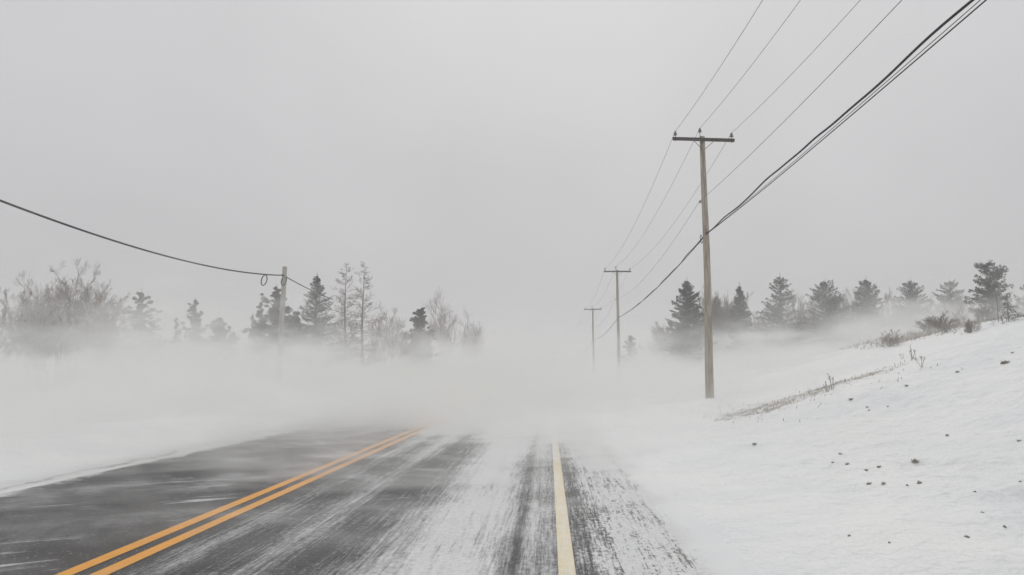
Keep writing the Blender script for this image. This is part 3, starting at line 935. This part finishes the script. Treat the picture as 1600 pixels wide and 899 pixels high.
# ---- left side
GL = 'large bare trees at the left edge'
for px_, py_, hw, Yt, sdd, st, mat_, lab in [
    (100, 404, 44, 46, 151, 8, M_redtwig, 'tallest bare tree at the left, dense reddish brown twigs'),
    (36, 424, 26, 48, 152, 4, M_redtwig, 'bare multi-stemmed tree nearest the left edge'),
    (142, 436, 26, 44, 153, 6, M_redtwig, 'bare spreading tree on the right flank of the tallest one'),
    (70, 450, 55, 43, 54, 6, M_frost, 'pale low bare thicket tree in front of the tallest one'),
    (-30, 475, 26, 46, 55, 4, M_bark, 'bare tree cut off by the left edge'),
]:
    bare('bare_tree', place(px_, Yt), Yt, top(px_, py_, Yt), hw * mpp(Yt), sdd, lab, GL, mat=mat_, bark=M_bark, stems=st, lvl=4, kids=6, spread=0.7, trunk=0.20, rmin=0.0075, up=0.12)
GP = 'pines and spruces behind the left drift'
for kind_, px_, py_, hw, Yt, sdd, dn, shp, lab in [
    ('pine', 214, 449, 26, 66, 61, 1.2, 1, 'ragged dark pine right of the big bare trees'),
    ('pine', 300, 462, 20, 72, 62, 1.3, 1, 'upright tufted pine, middle of the gap before the pale pole'),
    ('pine', 271, 492, 12, 74, 63, 0.8, 1, 'small faint evergreen at the left foot of the tufted pine'),
    ('pine', 338, 492, 25, 74, 64, 1.6, 1, 'low rounded evergreen mound right of the tufted pine'),
    ('pine', 428, 441, 28, 70, 65, 1.7, 1, 'dense dark pine right behind the pale pole'),
    ('pine', 404, 466, 16, 68, 66, 1.3, 1, 'shorter pine left of the pale pole'),
    ('spruce', 392, 489, 10, 67, 67, 1.2, 0.8, 'smallest pointed evergreen left of the pale pole'),
    ('spruce', 491, 427, 34, 72, 68, 1.7, 0.9, 'tallest pointed spruce of the left row, right of the pale pole'),
    ('pine', 463, 480, 26, 73, 69, 1.0, 1, 'low evergreen filling the gap between pale pole and pointed spruce'),
    ('pine', 658, 475, 22, 84, 70, 1.5, 1, 'faded round topped pine right of the two larches'),
    ('pine', 180, 505, 16, 62, 71, 1.1, 1, 'low dark evergreen scrub between bare trees and ragged pine'),
    ('pine', 985, 522, 17, 90, 72, 0.8, 1, 'faint round evergreen bush at the foot of the middle utility pole'),
]:
    conifer('pine_tree' if kind_ == 'pine' else 'spruce_tree', place(px_, Yt), Yt, top(px_, py_, Yt), hw * mpp(Yt) * (1.0), sdd, lab, GP if px_ < 900 else None, mat=M_pine if kind_ == 'pine' else M_spruce, kind=kind_, density=dn, shape=shp, base=0.12, leaf=0.12)
larch(place(537, 70), 70.0, top(537, 410, 70), 27 * mpp(70), 81, 'left one of the two tall leafless larches', 'tall leafless larches')
larch(place(569, 70), 69.0, top(570, 410, 69), 28 * mpp(70), 82, 'right one of the two tall leafless larches, with a straight trunk', 'tall leafless larches')
for px_, py_, hw, Yt, sdd, lab in [
    (607, 478, 26, 70, 91, 'low reddish bare tree leaning right beside the larches'),
    (520, 490, 30, 74, 92, 'bare brush under the left larch'),
    (450, 492, 34, 78, 93, 'bare brown brush behind the low evergreen at the pale pole'),
    (693, 448, 20, 125, 94, 'faint tall bare tree at the right end of the left treeline'),
    (722, 475, 24, 132, 95, 'faintest bare tree, last of the left treeline towards the road'),
    (640, 500, 20, 80, 96, 'low bare brush between the larches and the faded pine'),
    (165, 497, 22, 60, 97, 'low brown bare brush beside the big bare trees'),
    (245, 510, 26, 75, 98, 'faint bare brush between the ragged and the tufted pine'),
]:
    bare('bare_tree', place(px_, Yt), Yt, top(px_, py_, Yt), hw * mpp(Yt), sdd, lab, 'bare trees and brush of the left treeline', mat=M_tantwig, stems=4, lvl=3, kids=7, spread=0.65, trunk=0.22, rmin=0.012, up=0.15)

# ------------------------------------------------------------------ houses
def gable_house(name, X0, Y0, wx, dy_, eave, ridge, wallm, roofm, label, along='y', over=0.35):
    """ridge runs along y (gable faces the road camera) or along x"""
    zb = ground_z(X0, Y0)
    r = empty(name, (X0, Y0, zb))
    hx, hy = wx / 2, dy_ / 2
    m = MB()
    if along == 'y':
        v = []
        for yy in (-hy, hy): v += [(-hx, yy, -0.4), (hx, yy, -0.4), (hx, yy, eave), (0, yy, ridge), (-hx, yy, eave)]
        m.add(v, [(0, 1, 2, 3, 4), (9, 8, 7, 6, 5), (0, 5, 6, 1), (1, 6, 7, 2), (4, 9, 5, 0)])
    else:
        v = []
        for xx in (-hx, hx): v += [(xx, -hy, -0.4), (xx, hy, -0.4), (xx, hy, eave), (xx, 0, ridge), (xx, -hy, eave)]
        m.add(v, [(4, 3, 2, 1, 0), (5, 6, 7, 8, 9), (0, 1, 6, 5), (1, 2, 7, 6), (0, 5, 9, 4)])
    m.build('wall', wallm, r)
    rf = MB(); t = 0.18
    half, ln = (hx, hy) if along == 'y' else (hy, hx)
    sl = (ridge - eave) / half
    for s in (-1, 1):
        a0 = (0, ridge + 0.02); a1 = (s * (half + over), eave - sl * over + 0.02)
        v = []
        for e_ in (-ln - over, ln + over):
            for (q, z) in (a0, a1, (a1[0], a1[1] + t), (a0[0], a0[1] + t)):
                v.append((q, e_, z) if along == 'y' else (e_, q, z))
        rf.add(v, [(0, 1, 2, 3), (7, 6, 5, 4), (0, 4, 5, 1), (1, 5, 6, 2), (2, 6, 7, 3), (3, 7, 4, 0)])
    ro = rf.build('roof', roofm, r)
    return r, ro
Yh = 98
p = at(1117, 495, Yh)
zg = ground_z(p.x, Yh)
r, ro = gable_house('house', p.x, Yh, 7.6, 10, p.z - zg - 2.6, p.z - zg, M_wall, M_groof, '', 'y')
ch = MB(); ch.box((0.45, 1.0, p.z - zg + 0.15), (0.7, 0.7, 1.1)); ch.build('chimney', M_brick, ro)
for x_ in (-1.6, 1.6):
    wn = MB(); wn.box((x_, -5.03, 1.9), (1.1, 0.08, 1.3)); wo = wn.build('window', M_white, r)
    gl_ = MB(); gl_.box((x_, -5.08, 1.9), (0.9, 0.04, 1.1)); gl_.build('pane', M_glass, wo)
tag(r, 'pale gabled house half lost in blowing snow, right of the nearest pole', 'house')
Yh = 94
p = at(1222, 517, Yh)
zg = ground_z(p.x, Yh)
r, ro = gable_house('house', p.x + 0.6, Yh, 11.5, 8, p.z - zg - 1.6, p.z - zg, M_brick, M_roof, '', 'x')
cx_ = at(1189, 510, Yh)
ch = MB(); ch.box((cx_.x - p.x - 0.6, 0.2, p.z - zg + 0.1), (1.3, 0.8, 1.2)); ch.box((cx_.x - p.x - 0.6, 0.2, p.z - zg + 0.76), (1.55, 1.0, 0.12)); ch.build('chimney', M_brick, ro)
for x_ in (-3.4, 0.0, 3.4):
    wn = MB(); wn.box((x_, -4.03, 1.7), (1.5, 0.08, 1.2)); wo = wn.build('window', M_white, r)
    gl_ = MB(); gl_.box((x_, -4.08, 1.7), (1.3, 0.04, 1.0)); gl_.build('pane', M_glass, wo)
tag(r, 'low long house with brown roof and wide chimney, behind the narrow spruce', 'house')

# ------------------------------------------------------------------ weeds, tufts and clods on the snow
def hit(px_, py_):
    """where the line of sight through a pixel of the photograph meets the terrain"""
    d = CAMROT @ Vector(((px_ - 800) / F, (449.5 - py_) / F, -1)); d /= d.y
    yy = np.arange(3.0, 120, 0.03)
    zz = CAM_H + d.z * yy
    k = np.nonzero(zz < height(d.x * yy, yy))[0]
    if len(k): return Vector((0, 0, CAM_H)) + d * float(yy[k[0]])
    return Vector((0, 0, CAM_H)) + d * 30

def weed(px_, py_, hpx, n, seed, label, name='weed', group='dry weed stalks on the right slope'):
    q = hit(px_, py_)
    rs = np.random.RandomState(seed)
    r = empty(name, (q.x, q.y, ground_z(q.x, q.y)))
    H = hpx * q.y / F
    for i in range(n):
        m = MB()
        a = rs.normal(size=2) * H * 0.10
        b = a + rs.normal(size=2) * H * 0.22
        h = H * rs.uniform(0.55, 1.0)
        m.tube([(a[0], a[1], -0.05), ((a[0] + b[0]) / 2 + .02 * H, (a[1] + b[1]) / 2, h * .55), (b[0], b[1], h)], [0.006, 0.005, 0.003], 4)
        for k in range(5):
            z = h * rs.uniform(0.6, 1.0); t = z / h
            c = np.array([a[0] + (b[0] - a[0]) * t, a[1] + (b[1] - a[1]) * t, z]); d_ = rs.normal(size=3) * 0.06 * H + np.array([0, 0, .05 * H])
            m.tube([c, c + d_], [0.004, 0.008], 3)
        m.build('stalk', M_brush, r)
    tag(r, label, 'weed', group)
weed(1426, 562, 20, 5, 1, 'cluster of dry weed stalks standing alone, middle of the right slope')
weed(1442, 574, 22, 3, 2, 'lowest thin dry weed stalks right of the stalk cluster')
weed(1410, 561, 8, 3, 3, 'tiny dry weed left of the stalk cluster')
weed(1301, 609, 24, 3, 4, 'single tall bent stalk on the bare brown brow')
weed(1292, 612, 14, 4, 5, 'short splayed dry stalks at the left of the tall bent stalk')
weed(1555, 500, 22, 5, 6, 'dry weeds left of the thin spindly sapling')

def tuft_clump(px_, py_, wpx, seed, label):
    q = hit(px_, py_)
    rs = np.random.RandomState(seed)
    W = wpx * q.y / F / 2 * 0.85
    m = MB()
    n_ = 26
    # knobbly lump
    nr, na = 5, 10
    v = [(0, 0, W * 0.55)]; f = []
    for i in range(1, nr + 1):
        ph = i / nr * math.pi * 0.55
        for j in range(na):
            a = 2 * math.pi * j / na
            rr_ = W * (0.85 + 0.35 * rs.rand())
            v.append((rr_ * math.sin(ph) * math.cos(a), rr_ * 0.8 * math.sin(ph) * math.sin(a), rr_ * 0.6 * math.cos(ph)))
    for j in range(na): f.append((0, 1 + j, 1 + (j + 1) % na))
    for i in range(nr - 1):
        for j in range(na):
            a = 1 + i * na
            f.append((a + j, a + na + j, a + na + (j + 1) % na, a + (j + 1) % na))
    m.add(v, f)
    for i in range(12):
        a = rs.rand() * 6.28; c = rs.uniform(0.2, 0.9) * W
        p0 = (c * math.cos(a), c * math.sin(a), W * 0.2)
        m.tube([p0, (p0[0] * 1.3, p0[1] * 1.3, W * rs.uniform(0.5, 1.0))], [0.006 * W / 0.08, 0.002], 3)
    o = m.build('earth_clod', M_clod)
    o.location = (q.x, q.y, ground_z(q.x, q.y) - W * 0.12)
    o.rotation_euler = (0, 0, rs.rand() * 6)
    return tag(o, label, 'clod', 'dark clods on the right snowbank')
CL = [
    (1179, 695, 9, 'lone dark clod on the smooth snow nearest the road'),
    (1313, 710, 7, 'topmost clod of the loose group on the bank'),
    (1324, 726, 8, 'clod just right below the topmost one of the group'),
    (1301, 724, 6, 'leftmost clod of the loose group on the bank'),
    (1373, 731, 8, 'clod at the right of the loose group, left of the biggest one'),
    (1353, 736, 8, 'flat clod touching the left of the rightmost clod of the group'), (1358, 757, 10, 'leftmost clod of the lower line below the loose group'),
    (1381, 757, 10, 'clod in the lower line below the loose group'),
    (1430, 722, 13, 'biggest dark clod, standing alone in the open snow'),
    (1437, 756, 11, 'wide dark clod right under the biggest one'),
    (1418, 759, 6, 'little clod close left of the wide dark one'),
    (1512, 841, 9, 'clod low in the foreground, right side'),
    (1570, 825, 6, 'small clod near the right edge in the foreground'),
    (1594, 753, 5, 'tiny clod at the right edge of the snow'),
    (1592, 690, 8, 'clod at the right edge, above the tiny one'),
    (1571, 568, 15, 'widest dark lump high on the right slope'),
    (1582, 552, 6, 'small lump just above the widest lump high on the slope'),
    (1355, 637, 6, 'upper one of a touching pair of specks below the stalk cluster'), (1358, 642, 5, 'lower one of a touching pair of specks below the stalk cluster'), (1387, 636, 4, 'faint speck right of the touching pair'), (1417, 604, 7, 'speck straight below the dry stalk cluster'), (1496, 582, 7, 'speck left of the widest lump high on the slope'), (1330, 625, 9, 'clod just right of the bare brown brow'),
    (1327, 838, 6, 'leftmost speck in the lumpy foreground snow'), (1390, 850, 5, 'lowest speck in the lumpy foreground snow'), (1480, 682, 6, 'speck up and right of the biggest clod'), (1524, 770, 7, 'clod right of the wide dark one, a little lower'), (1535, 802, 6, 'speck below the clod right of the wide dark one'),
]
for i, (a_, b_, c_, lab) in enumerate(CL):
    tuft_clump(a_, b_, c_, 200 + i, lab or 'speck of dark earth poking through the open snow of the right bank')

# dead grass on the wind-scoured brows: nobody could count the blades
def grass(name, n, gen, h, seed, label):
    rs = np.random.RandomState(seed)
    m = MB(); v = []; f = []
    k = 0
    while k < n:
        x_, y_ = gen(rs)
        z_ = ground_z(x_, y_) - 0.02
        hh_ = h * rs.uniform(0.4, 1.2); a = rs.normal(size=2) * 0.45 * hh_; w_ = 0.012
        v += [(x_ - w_, y_, z_), (x_ + w_, y_, z_), (x_ + a[0] + hh_ * 0.25, y_ + a[1], z_ + hh_)]
        f.append((3 * k, 3 * k + 1, 3 * k + 2)); k += 1
    m.add(v, f)
    o = m.build(name, M_straw)
    return tag(o, label, 'grass', kind='stuff')
def gen1(rs):
    x_ = rs.uniform(4.6, 10.0); return x_, 21.4 + 0.13 * x_ + rs.normal() * 1.5
def gen2(rs):
    x_ = rs.uniform(15.5, 29); return x_, 41.5 - 0.2 * x_ + rs.normal() * 3.2
grass('dead_grass', 420, gen1, 0.09, 5, 'thin dead grass on the bare brow of the near bank')
grass('dead_grass', 2600, gen2, 0.28, 6, 'brown dead grass on the brushy crest of the rise')
